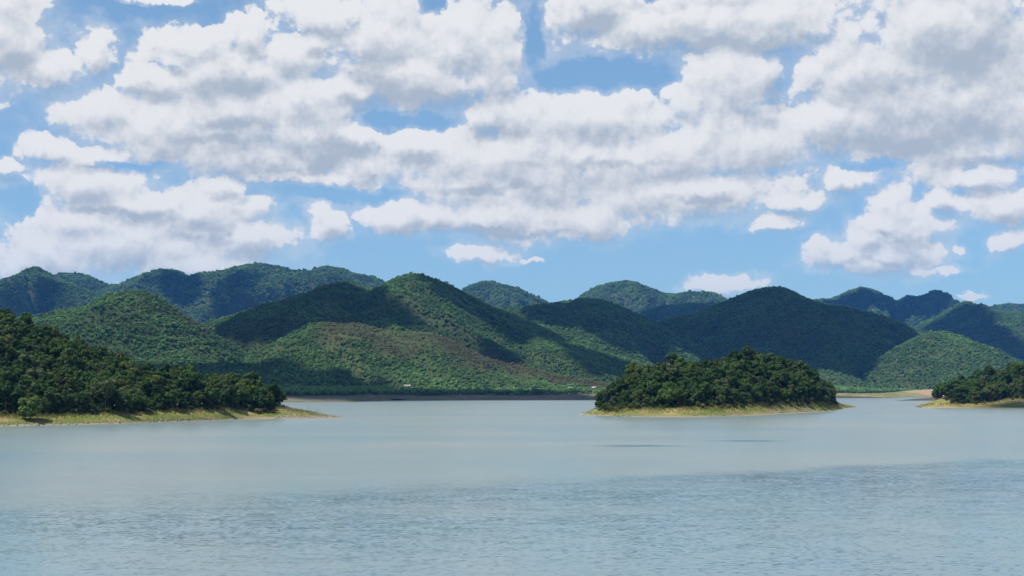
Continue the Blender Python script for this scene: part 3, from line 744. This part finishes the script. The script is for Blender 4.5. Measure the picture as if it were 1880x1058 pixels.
# ---- trees of the two headlands and the island
cand = []            # region, x, y, z, scale, kind, rot, front row?
def plant(region, land, sp, front, xr, hmul=1.0, seed=0):
    r = np.random.RandomState(seed)
    x = np.arange(xr[0], xr[1], sp); y = np.arange(land.ys.min(), land.yb.max(), sp)
    X, Y = np.meshgrid(x, y); X = X + (np.arange(len(y)) % 2)[:, None] * sp * 0.5
    X = (X + r.uniform(-.36, .36, X.shape) * sp).ravel(); Y = (Y + r.uniform(-.36, .36, Y.shape) * sp).ravel()
    d = land.d(X, Y); yb = np.interp(X, land.xs, land.yb); yc = np.interp(X, land.xs, land.yc)
    fr = front(X)
    k = (d > fr) & (Y < yc + (yb - yc) * 0.45) & (X > land.xs[0] + 1) & (X < land.xs[-1] - 1)
    X, Y, d, fr = X[k], Y[k], d[k], fr[k]
    Z = land.z(X, Y)
    for i in range(len(X)):
        px = CX + F * X[i] / Y[i]
        if -120 < px < 2000:
            cand.append((region, X[i], Y[i], Z[i], hmul * (r.uniform(0.60, 1.22) if r.uniform() < 0.9 else r.uniform(1.3, 1.6)), r.randint(0, 12), r.uniform(0, 6.28), d[i] < fr[i] + 9))
lf = lambda x: np.interp(x, [-420, -190, -150, -140, -134, -128, -118, -109], [27, 25, 24, 25, 27, 19, 16, 15]) + 4.0 * fbm(x / 9, x * 0, 2, 61)
plant('left', LEFT, 5.0, lf, (-330, -108), seed=1)
jf = lambda x: np.interp(x, [40, 50, 60, 90, 110, 126, 150, 200, 222], [22, 23, 26, 28, 24, 20, 20, 20, 21]) + 3.0 * fbm(x / 8, x * 0, 2, 62)
plant('island', ISLE, 5.0, jf, (44, 222), seed=2)
rf = lambda x: np.interp(x, [312, 330, 360, 640], [34, 33, 36, 40]) + 4.0 * fbm(x / 9, x * 0, 2, 63)
plant('right', RIGHT, 6.0, rf, (322, 520), hmul=1.1, seed=3)

# which ones show most: paint their crowns near to far
def show(cand):
    W, H = 1024, 576; buf = np.full((H, W), 1e9, np.float32); own = np.full((H, W), -1, int)
    s = W / 1880.0
    for i in sorted(range(len(cand)), key=lambda q: cand[q][2]):
        rg, x, y, z, sc, kd, rot, fr = cand[i]
        hgt = KINDS[kd][2] * sc
        px, pt = pix(x, y, z + hgt); _, pb = pix(x, y, z + 1.0)
        w = 3.5 * sc * F / y * s; cx, cy, ry = px * s, (pt + pb) / 2 * s, (pb - pt) / 2 * s
        x0, x1, y0, y1 = int(max(0, cx - w)), int(min(W, cx + w + 1)), int(max(0, cy - ry)), int(min(H, cy + ry + 1))
        if x0 >= x1 or y0 >= y1: continue
        gy, gx = np.mgrid[y0:y1, x0:x1]
        inside = ((gx + .5 - cx) / w) ** 2 + ((gy + .5 - cy) / ry) ** 2 < 1
        sub = own[y0:y1, x0:x1]; sub[inside & (sub < 0)] = i
    return np.bincount(own[own >= 0].ravel(), minlength=len(cand))
vis = show(cand)
order = np.argsort(-vis)
single = [i for i in order[:292] if vis[i] > 0]
rest = [i for i in range(len(cand)) if i not in set(single)]

PLACE = {'left': 'the wooded left headland', 'island': 'the small wooded island', 'right': 'the right-hand headland'}
def tree(i, label, group):
    rg, x, y, z, sc, kd, rot, fr = cand[i]
    t = put('tree', None, label=label, cat='tree', group=group)
    t.location = (x, y, z - 0.15); t.rotation_euler = (0, 0, rot); t.scale = (sc, sc, sc)
    put('trunk', KINDS[kd][1], parent=t); put('crown', KINDS[kd][0], parent=t)
    return t
for i in single:
    rg, x, y, z, sc, kd, rot, fr = cand[i]
    row = 'front' if fr else ('crest' if y > np.interp(x, (LEFT if rg == 'left' else ISLE if rg == 'island' else RIGHT).xs, (LEFT if rg == 'left' else ISLE if rg == 'island' else RIGHT).yc) - 22 else 'slope')
    px = CX + F * x / y; lo, hi_ = {'left': (170, 340), 'island': (1250, 1420), 'right': (1800, 1850)}[rg]
    part_ = 'left end' if px < lo else 'middle' if px < hi_ else 'right end'
    look = ('rounded', 'tall', 'spreading', 'loose')[kd % 4] + ' ' + {0: 'dark green', 1: 'olive', 2: 'grey-green'}[(0, 1, 0, 2, 1, 0, 0, 0, 2, 0, 1, 0)[kd]]
    lab = '%s tree, %s, %s of %s' % (look, {'front': 'front row', 'slope': 'hillside', 'crest': 'crest'}[row], part_, {'left': 'left headland', 'island': 'the island', 'right': 'right headland'}[rg])
    tree(i, lab, '%s trees on %s' % ({'front': 'front row', 'slope': 'slope', 'crest': 'crest'}[row], PLACE[rg]))
print('candidates', len(cand), 'single', len(single), 'hidden', int((vis == 0).sum()), 'pixels of the last', vis[single[-1]])
if rest:
    def near_proto(cm):
        return bpy.data.objects.new('canopy', cm)
    protos = [near_proto(kd[0]) for kd in KINDS]
    a = np.array([(cand[i][1], cand[i][2], cand[i][3] - 0.15) for i in rest])
    scatter('woodland', a, [cand[i][4] for i in rest], [cand[i][6] for i in rest], [cand[i][5] for i in rest], np.zeros(len(rest)), np.zeros(len(rest)), protos)

# undergrowth closing the foot of the woods
def undergrowth(land, front, xs, sp, seed):
    r = np.random.RandomState(seed)
    x = np.arange(xs[0], xs[1], sp); k = np.arange(0.5, 16, sp)
    X, D = np.meshgrid(x, k); X = (X + r.uniform(-.5, .5, X.shape) * sp).ravel(); D = (D + r.uniform(-.5, .5, D.shape) * sp).ravel()
    D = D + front(X); Y = np.interp(X, land.xs, land.ys) + D
    keep = (Y < np.interp(X, land.xs, land.yb) - 3) & (r.uniform(size=len(X)) > 0.25 * (D < front(X) + 1))
    X, Y = X[keep], Y[keep]; n = len(X)
    scatter('undergrowth', np.stack([X, Y, land.z(X, Y) - 0.35], 1), 0.24 + 0.24 * r.uniform(0, 1, n) ** 1.5, r.uniform(0, 6.28, n), r.randint(0, len(UNDER), n), np.zeros(n), np.zeros(n), UNDER)
UNDER = [bpy.data.objects.new('shrub', KINDS[q][0]) for q in (0, 2, 4, 6, 8, 10)]
undergrowth(LEFT, lf, (-225, -107), 2.3, 51)
undergrowth(ISLE, jf, (45, 221), 2.3, 52)
undergrowth(RIGHT, rf, (318, 420), 2.8, 53)

# ------------------------------------------------------------------ bushes, grass, stones, sticks on the banks
def bush(x, y, z, h, seed, m, label, group, cat='bush'):
    t = put('bush', None, label=label, cat=cat, group=group)
    t.location = (x, y, z - 0.1)
    me = BUSHES[(seed, m.name)] if (seed, m.name) in BUSHES else None
    if me is None:
        me = crown_mesh('foliage', 500 + seed, 0.58, 0.47, 0.5, 7, 260, 0.26, lobe_r=(0.38, 0.6)); me.materials.append(m)
        st = trunk_mesh(600 + seed, 0.55, 0.5)
        st.transform(__import__('mathutils').Matrix.Diagonal((0.25, 0.25, 1, 1))); st.name = 'stem'; st.materials.append(BARK)
        me = BUSHES[(seed, m.name)] = (me, st)
    t.scale = (h, h, h)
    put('stem', me[1], parent=t); put('foliage', me[0], parent=t)
    return t
BUSHES = {}
# the round pale-green tree that stands on its own before the left wood
bx, by = -168.5, 492.5
big = put('tree', None, label='round bright green tree standing alone on the bank at the foot of the left wood', cat='tree')
big.location = (bx, by, LEFT.z(bx, by) - 0.2)
me = crown_mesh('crown', 91, 4.7, 4.1, 3.9, 16, 900, 1.15); me.materials.append(LEAF_BUSH)
tm = trunk_mesh(92, 5.0, 4.4); tm.materials.append(BARK)
put('trunk', tm, parent=big); put('crown', me, parent=big)

rb = np.random.RandomState(77)
def hedge(land, front, xs, place, n, off=(-6.5, 1.5), hr=(1.4, 3.4)):
    for i in range(n):
        x = rb.uniform(*xs); f = float(front(np.array([x]))[0])
        y = float(np.interp(x, land.xs, land.ys)) + f + rb.uniform(*off)
        if abs(x - bx) < 7 and land is LEFT: continue
        dry = rb.uniform() < 0.35
        h = rb.uniform(*hr) * (0.75 if dry else 1)
        bush(x, y, float(land.z(x, y)), h, int(rb.randint(0, 4)), LEAF_SHRUB if dry else (LEAF_NEAR[1] if rb.uniform() < .5 else LEAF_NEAR[2]),
             ('dry straw-coloured shrub below trees, %s' if dry else 'low green shrub below trees, %s') % place.replace('the wooded ', '').replace('the small wooded ', '').replace('the right-hand', 'right'),
             ('dry shrubs' if dry else 'green shrubs') + ' along the wood edge of ' + place)
hedge(LEFT, lf, (-200, -104), PLACE['left'], 34)
hedge(ISLE, jf, (45, 218), PLACE['island'], 40)
hedge(RIGHT, rf, (318, 390), PLACE['right'], 14)

GRASSM = leaf_mat('grass_blade', (0.10, 0.125, 0.028), (0.15, 0.175, 0.045), (0.265, 0.215, 0.095), True, trans=0.35)
def tuft(i):
    r = np.random.RandomState(800 + i); vv, ff = [], []
    for k in range(16):
        a = r.uniform(0, 6.28); q = r.uniform(0, .45); px, py = q * math.cos(a), q * math.sin(a); h = r.uniform(.35, 1.0); l = r.normal(0, .22, 2); w = 0.07
        b = r.uniform(0, 6.28); o = len(vv)
        vv += [(px - w * math.cos(b), py - w * math.sin(b), -.05), (px + w * math.cos(b), py + w * math.sin(b), -.05), (px + l[0], py + l[1], h)]
        ff.append((o, o + 1, o + 2))
    me = bpy.data.meshes.new('tuft'); me.from_pydata(vv, [], ff); me.materials.append(GRASSM)
    return bpy.data.objects.new('tuft', me)
TUFTS = [tuft(i) for i in range(4)]
def grass(land, front, xs, sp, seed, extra=6.0):
    r = np.random.RandomState(seed)
    x = np.arange(xs[0], xs[1], sp); k = np.arange(0.9, 42, sp)
    X, D = np.meshgrid(x, k); X = (X + r.uniform(-.5, .5, X.shape) * sp).ravel(); D = (D + r.uniform(-.5, .5, D.shape) * sp).ravel()
    Y = np.interp(X, land.xs, land.ys) + D; yb = np.interp(X, land.xs, land.yb)
    n = fbm(X / 11, Y / 11, 4, 91); n2 = fbm(X / 30, D / 5, 3, 93)
    keep = (D < front(X) + extra) & (Y < yb - 0.5) & (n + r.uniform(-.35, .35, len(X)) > -0.22) & (D > 1.2 + 1.2 * n2)
    X, Y, D, n, n2 = X[keep], Y[keep], D[keep], n[keep], n2[keep]
    Z = land.z(X, Y); m = len(X)
    up = sstep(D / np.maximum(front(X), 8), 0.35, 0.95)
    tint = np.clip(0.45 + 1.1 * n2 + 0.25 * up + r.normal(0, .12, m), 0, 1)
    scatter('grass', np.stack([X, Y, Z], 1), r.uniform(0.5, 0.95, m) * (0.55 + 0.9 * up), r.uniform(0, 6.28, m), r.randint(0, 4, m), tint, np.clip(n, 0, .5), TUFTS)
grass(LEFT, lambda x: np.where(x > -108, 40.0, lf(x)), (-215, -76.5), 0.95, 5)
grass(ISLE, lambda x: np.where((x < 45) | (x > 221), 40.0, jf(x)), (36, 253), 1.05, 6)
grass(RIGHT, rf, (298, 400), 1.5, 7)

STONE = simple_mat('shore_stone', (0.20, 0.17, 0.14), (0.36, 0.31, 0.26), 0.7)
def stone(i):
    r = np.random.RandomState(900 + i)
    v = ICO_V * (1 + 0.22 * r.normal(size=(len(ICO_V), 1))) * np.array([1, .8, .55])
    me = mesh_from('stone', v, ICO_F); me.materials.append(STONE)
    return bpy.data.objects.new('stone', me)
STONES = [stone(i) for i in range(4)]
def stones(land, spans, seed):
    r = np.random.RandomState(seed); P = []
    for x0, x1, d0, d1, n in spans:
        X = r.uniform(x0, x1, n); D = d0 + (d1 - d0) * r.uniform(0, 1, n) ** 1.5
        Y = np.interp(X, land.xs, land.ys) + D
        P.append(np.stack([X, Y, land.z(X, Y)], 1))
    P = np.concatenate(P); n = len(P)
    scatter('stones', P, 0.16 + 0.42 * r.uniform(0, 1, n) ** 3, r.uniform(0, 6.28, n), r.randint(0, 4, n), np.zeros(n), np.zeros(n), STONES)
stones(LEFT, [(-103, -80, 0.3, 7, 420), (-215, -120, 0.2, 2.5, 260)], 41)
stones(ISLE, [(44, 62, 0.3, 6, 200), (88, 112, 0.3, 6, 300), (130, 175, 4, 15, 420), (175, 235, 0.3, 3, 150)], 42)

# driftwood along the island shore
def driftwood(x, d, land, L, rz, seed, label, group='driftwood on the island shore'):
    r = random.Random(seed); mb = MB()
    pts = [(-L / 2, 0, .05), (-L / 6, r.uniform(-.2, .2), .22), (L / 5, r.uniform(-.25, .25), .3), (L / 2, r.uniform(-.3, .3), .55)]
    mb.tube(pts, [.16, .15, .12, .04], 6)
    for k in range(3):
        p = pts[1 + k % 2]; a = r.uniform(-1, 1)
        mb.tube([p, (p[0] + .5 * math.cos(a), p[1] + .5 * math.sin(a), p[2] + r.uniform(.3, .7)), (p[0] + 1.0 * math.cos(a), p[1] + .9 * math.sin(a), p[2] + r.uniform(.6, 1.4))], [.08, .06, .02], 5)
    y = float(np.interp(x, land.xs, land.ys)) + d
    o = put('driftwood', mb.mesh('driftwood', True), DEADWOOD, label=label, cat='driftwood', group=group)
    o.location = (x, y, float(land.z(x, y))); o.rotation_euler = (0, 0, rz)
DW = 'bleached driftwood on the front shore of the island'
for i, (x, d, L, rz) in enumerate([(48.5, 1.6, 4.2, .2), (50.5, .9, 3.6, -.4), (52.5, 2.4, 3.2, .9), (54.5, .8, 2.6, .1), (92.5, 1.2, 4.4, .3), (94.5, 2.6, 3.8, -.3), (97.0, 1.0, 5.0, .15), (99.5, 1.6, 3.4, .7), (102.0, .9, 3.0, -.2), (109, 1.2, 3.0, .2)]):
    driftwood(x, d, ISLE, L, rz, i, DW)

# bare dead stems on the tip of the left spit
rs = random.Random(9)
for i in range(22):
    x = rs.uniform(-101, -88) if i < 17 else rs.uniform(-88, -83)
    y = float(np.interp(x, LEFT.xs, LEFT.ys)) + rs.uniform(7, 24)
    h = rs.uniform(1.6, 3.4) if i != 3 else 5.6
    mb = MB(); l = rs.uniform(-.35, .35)
    mb.tube([(0, 0, -.2), (l * .4, .05, h * .5), (l, .1, h)], [.09, .07, .025], 5)
    for k in range(2):
        z0 = h * rs.uniform(.45, .8); a = rs.choice((-1, 1)) * rs.uniform(.3, .7)
        mb.tube([(l * z0 / h, .05, z0), (l * z0 / h + a, .05, z0 + rs.uniform(.3, .8))], [.045, .015], 4)
    o = put('dead_stem', mb.mesh('dead_stem'), DEADWOOD, cat='dead tree', group='dead stems on the left spit',
            label='tallest bare dead stem standing on the grassy spit' if i == 3 else 'bare dead stem on the left spit')
    o.location = (x, y, float(LEFT.z(x, y)))

# ------------------------------------------------------------------ far shore: houses, boat
WALL = simple_mat('plastered_wall', (0.34, 0.31, 0.27), (0.42, 0.39, 0.34))
TIMBER = simple_mat('weathered_timber', (0.12, 0.10, 0.085), (0.19, 0.165, 0.14))
ROOF_W = simple_mat('pale_sheet_roof', (0.42, 0.44, 0.44), (0.50, 0.51, 0.50), 1.0, 0.6, 0.2)
ROOF_G = simple_mat('grey_sheet_roof', (0.20, 0.21, 0.22), (0.26, 0.27, 0.28), 1.0, 0.5, 0.3)
DARK = simple_mat('dark_opening', (0.02, 0.02, 0.02), (0.03, 0.03, 0.03))
HULL = simple_mat('white_boat_paint', (0.70, 0.71, 0.70), (0.80, 0.80, 0.78), 1.0, 0.4, 0.4)
def house(px, py, L, Wd, H, roof, label, rz=0.0, z=None):
    Ys = np.arange(1840.0, 2150.0, 3.0); zs = np.maximum(far_land_z((px - CX) / F * Ys, Ys), hmax((px - CX) / F * Ys, Ys))
    k = int(np.argmin(np.abs(pix((px - CX) / F * Ys, Ys, zs)[1] - py))); Y = float(Ys[k]); z = float(zs[k]); x = (px - CX) / F * Y
    t = put('house', None, label=label, cat='house', group='small houses on the far shore'); t.location = (x, Y, z); t.rotation_euler = (0, 0, rz)
    mb = MB(); mb.box((0, 0, H / 2 - .6), (L, Wd, H + 1.2)); put('wall', mb.mesh('wall'), WALL, parent=t)
    # low gabled roof with eaves
    e = .7; rh = Wd * .30; v = []
    for yy_, zz_ in ((-Wd / 2 - e, H - .15), (0, H + rh), (Wd / 2 + e, H - .15)):
        for xx_ in (-L / 2 - e, L / 2 + e): v += [(xx_, yy_, zz_), (xx_, yy_, zz_ + .14)]
    f = [(0, 2, 6, 4), (4, 6, 10, 8), (1, 5, 7, 3), (5, 9, 11, 7), (0, 1, 3, 2), (8, 10, 11, 9), (0, 4, 5, 1), (4, 8, 9, 5), (2, 3, 7, 6), (6, 7, 11, 10)]
    me = bpy.data.meshes.new('roof'); me.from_pydata(v, [], f); put('roof', me, roof, parent=t)
    mb = MB(); mb.box((-L * .1, -Wd / 2 - .03, 1.0), (.95, .08, 2.0)); put('door', mb.mesh('door'), TIMBER, parent=t)
    for k in (-.33, .2):
        mb = MB(); mb.box((L * k, -Wd / 2 - .03, 1.6), (1.1, .08, 1.0)); put('window', mb.mesh('window'), DARK, parent=t)
    for k in (-.5, .5):
        mb = MB(); mb.tube([(L * k, -Wd / 2 - .55, -.6), (L * k, -Wd / 2 - .55, H)], [.09, .09], 5); put('post', mb.mesh('post'), TIMBER, parent=t)
house(1091, 713, 6.5, 4.6, 2.6, ROOF_W, 'small house with a bright white roof above the lawn on the far shore', -0.15)
house(1047, 715.5, 6.0, 5.0, 2.5, ROOF_G, 'small grey-roofed hut among dark trees left of the lawn', 0.2)
house(748, 713.5, 7.5, 5.5, 2.6, ROOF_G, 'pale-roofed hut at the foot of the brown hill, alone among trees', 0.1)

def boat(px, Y, label):
    x = (px - CX) / F * Y
    t = put('boat', None, label=label, cat='boat'); t.location = (x, Y, 0.0); t.rotation_euler = (0, 0, 0.12)
    st = [(-3.4, .55, .75), (-2.2, .75, .62), (0, .8, .58), (2.0, .6, .68), (3.0, .3, .9), (3.6, .03, 1.15)]
    v, f = [], []
    for X_, b, h in st: v += [(X_, -b, h), (X_, -b * .7, -.12), (X_, b * .7, -.12), (X_, b, h), (X_, b * .86, h - .02), (X_, b * .6, .12), (X_, -b * .6, .12), (X_, -b * .86, h - .02)]
    for i in range(len(st) - 1):
        for k in range(8): f.append((i * 8 + k, i * 8 + (k + 1) % 8, i * 8 + 8 + (k + 1) % 8, i * 8 + 8 + k))
    f += [tuple(range(8)), tuple(reversed(range(len(v) - 8, len(v))))]
    me = bpy.data.meshes.new('hull'); me.from_pydata(v, [], f); put('hull', me, HULL, parent=t)
    mb = MB(); mb.box((-.7, 0, 1.95), (2.9, 1.5, .09)); put('canopy', mb.mesh('canopy'), ROOF_G, parent=t)
    for k in (-1.95, .55):
        for j in (-.6, .6):
            mb = MB(); mb.tube([(k, j, .5), (k, j, 1.93)], [.04, .04], 5); put('post', mb.mesh('post'), TIMBER, parent=t)
    for k in (-1.4, 0.1, 1.4):
        mb = MB(); mb.box((k, 0, .42), (.3, 1.1, .06)); put('seat', mb.mesh('seat'), TIMBER, parent=t)
boat(705, 1795, 'small white open boat with a low canopy moored by the dark far bank')

# ------------------------------------------------------------------ unseen cloud meshes added above the frame, shaped to shade parts of the hills
CLOUD_M, _nt = mat('cloud_white')
finish(_nt, N(_nt, 'ShaderNodeBsdfDiffuse', {'Color': (0.9, 0.9, 0.92, 1)}).outputs[0])
def ray_hit(px, py, zf, y0, y1, lift):
    y = np.arange(y0, y1, 4.0); x = (px - CX) / F * y; zr = EYE + (HY - py) / F * y
    dz = zf(x, y) + lift - zr
    i = np.argmax(dz > 0) if (dz > 0).any() else np.argmax(dz / y)
    return np.array([x[i], y[i], zr[i]])
CV, CF = [], []
def shade_cloud(key, poly, thick=190.0, seed=0, jag=26.0):
    ALT = 3900.0 if key in HILLS and HILLS[key].yc.mean() > 5000 else 2200.0
    if key == 'xy': zf = lift = y0 = y1 = None
    elif key == 'right': zf, lift, y0, y1 = RIGHT.z, 0.3, 930, 1240
    else:
        ks = {'shore_slope': ['shore_slope', 'brown_hill', 'cone_hill']}.get(key)
        h = HILLS[key]; zf, lift, y0, y1 = h.z, h.canopy * 0.7, max(1500, h.yc.min() - h.front * 1.6), h.yc.max() + 60
        if ks: zf = lambda x, y: np.maximum(hmax(x, y, ks), far_land_z(x, y))
    P = []
    for px, py in poly:
        q = np.array([px, py, 6.0]) if key == 'xy' else ray_hit(px, py, zf, y0, y1, lift); P.append(q + SUN * (ALT - q[2]) / SUN[2])
    P = np.array(P)[:, :2]
    c = P.mean(0); n = len(P)
    # smooth closed outline with a ragged edge
    T = np.linspace(0, n, 150, endpoint=False); i = T.astype(int); f = (T - i)[:, None]
    p0, p1, p2, p3 = P[(i - 1) % n], P[i % n], P[(i + 1) % n], P[(i + 2) % n]
    O = 0.5 * (2 * p1 + (p2 - p0) * f + (2 * p0 - 5 * p1 + 4 * p2 - p3) * f ** 2 + (3 * p1 - p0 - 3 * p2 + p3) * f ** 3)
    d = O - c; L = np.linalg.norm(d, axis=1)[:, None]
    O = O + d / L * (jag * fbm(O[:, 0] / 70, O[:, 1] / 70, 4, seed)[:, None] * 1.8)
    rings = 9; b = len(CV); m = len(O)
    size = min(thick, 0.6 * np.median(L))
    for side in (1, -1):
        base = len(CV)
        for k in range(rings):
            s = 1 - (k / (rings - 1)) ** 1.0 * 0.98
            Q = c + (O - c) * s
            hgt = math.sqrt(max(0, 1 - s * s))
            nz = fbm(Q[:, 0] / 90, Q[:, 1] / 90, 4, seed + 3)
            z = ALT + (hgt * size * (0.8 + 0.7 * nz) if side > 0 else -hgt * size * 0.16 * (1 + 0.5 * nz))
            CV.extend(np.column_stack([Q, z]).tolist())
        for k in range(rings - 1):
            for j in range(m):
                a, e = base + k * m + j, base + k * m + (j + 1) % m
                CF.append((a, e, e + m, a + m) if side > 0 else (a, a + m, e + m, e))
SHADE = [
 ('centre_ridge', [(392,603),(450,570),(520,546),(628,512),(692,532),(712,548),(745,580),(790,602),(700,600),(600,612),(520,620),(440,640)]),
 ('centre_ridge', [(768,496),(830,519),(900,555),(955,575),(975,610),(950,632),(889,593),(850,566),(805,540),(775,515)]),
 ('centre_ridge', [(800,604),(870,622),(930,640),(960,664),(900,660),(840,628)]),
 ('centre_ridge', [(955,578),(1000,600),(1060,628),(1110,655),(1050,650),(985,632),(950,612)]),
 ('dark_ridge', [(965,558),(1012,554),(1050,575),(1040,600),(990,590),(955,572)]),
 ('dark_ridge', [(1050,545),(1110,548),(1160,568),(1210,592),(1230,640),(1140,640),(1060,600),(1030,572)]),
 ('spur_hill', [(1030,628),(1110,648),(1175,668),(1150,690),(1085,682),(1035,655)]),
 ('dark_mountain', [(1120,622),(1200,586),(1300,556),(1370,530),(1420,519),(1475,540),(1560,563),(1640,581),(1705,618),(1690,660),(1600,700),(1450,715),(1300,715),(1150,700)]),
 ('shore_slope', [(190,676),(300,664),(430,657),(560,671),(690,698),(730,716),(640,724),(480,722),(300,716),(190,712)]),
 ('xy', [(-330,1440),(-200,1540),(-60,1750),(112,1790),(104,1890),(40,1925),(-80,1915),(-160,1870),(-300,1830),(-420,1760),(-430,1480)]),
 ('left_range', [(296,500),(330,500),(352,512),(360,545),(330,562),(298,540)]),
 ('left_range', [(385,540),(415,508),(470,500),(452,525),(420,556),(392,566)]),
 ('left_peak', [(-40,560),(30,520),(70,508),(105,522),(95,552),(50,585),(-30,590)]),
 ('square_knoll_foot', [(1120,600),(1180,570),(1260,552),(1340,556),(1400,598),(1260,612)]),
 ('twin_peaks', [(1510,556),(1560,540),(1600,541),(1650,553),(1715,533),(1765,560),(1690,585),(1560,580)]),
 ('right_cone', [(1768,558),(1800,583),(1850,618),(1895,650),(1890,672),(1820,640),(1740,612),(1690,606),(1735,580)]),
 ('right', [(1820,744),(1850,737),(1900,733),(2000,735),(2000,750),(1880,750),(1800,750)]),
]
for i, (key, poly) in enumerate(SHADE):
    shade_cloud(key, poly, seed=100 + i * 7, jag=6 if key == 'right' else 22)
me = bpy.data.meshes.new('added_shade_clouds'); me.from_pydata(CV, [], CF); me.update()
me.polygons.foreach_set('use_smooth', np.ones(len(me.polygons), bool))
put('added_shade_clouds', me, CLOUD_M, kind='stuff')

# ------------------------------------------------------------------ haze
HZM, _nt = mat('haze')
_pv = N(_nt, 'ShaderNodeVolumePrincipled', {'Color': (0.08, 0.33, 1.0, 1), 'Density': 2.7e-5, 'Anisotropy': 0.2})
_o = _nt.nodes.new('ShaderNodeOutputMaterial'); _nt.links.new(_pv.outputs[0], _o.inputs['Volume'])
top = max(float(h.z(*np.meshgrid(h.xs, h.yc)).max()) for h in HILLS.values()) + 30
mb = MB(); mb.box((0, (HY0 + HY1) / 2, (top - 8) / 2), (2 * HX + 60, HY1 - HY0 + 60, top + 8))
put('haze', mb.mesh('haze'), HZM, kind='stuff')

# ------------------------------------------------------------------ alike things are told apart by their order from the left
def tell_apart():
    by = {}
    for o in COL.objects:
        if o.parent is None and 'label' in o: by.setdefault(o['label'], []).append(o)
    NUM = ('', 'first', 'second', 'third', 'fourth', 'fifth', 'sixth', 'seventh', 'eighth', 'ninth', 'tenth', 'eleventh', 'twelfth', 'thirteenth', 'fourteenth', 'fifteenth', 'sixteenth', 'seventeenth', 'eighteenth', 'nineteenth', 'twentieth')
    CARD = ('', 'one', 'two', 'three', 'four', 'five', 'six', 'seven', 'eight', 'nine', 'ten', 'eleven', 'twelve', 'thirteen', 'fourteen', 'fifteen', 'sixteen', 'seventeen', 'eighteen', 'nineteen', 'twenty', 'twenty-one', 'twenty-two', 'twenty-three', 'twenty-four', 'twenty-five', 'twenty-six', 'twenty-seven', 'twenty-eight')
    for lab, os_ in by.items():
        k = len(os_)
        if k < 2: continue
        os_.sort(key=lambda o: o.location.x / o.location.y)
        for i, o in enumerate(os_):
            side, n = ('left', i + 1) if i < (k + 1) // 2 else ('right', k - i)
            pos = side + 'most' if n == 1 else NUM[n] + ' from ' + side
            o['label'] = '%s, %s of %s' % (lab, pos, CARD[k])
tell_apart()
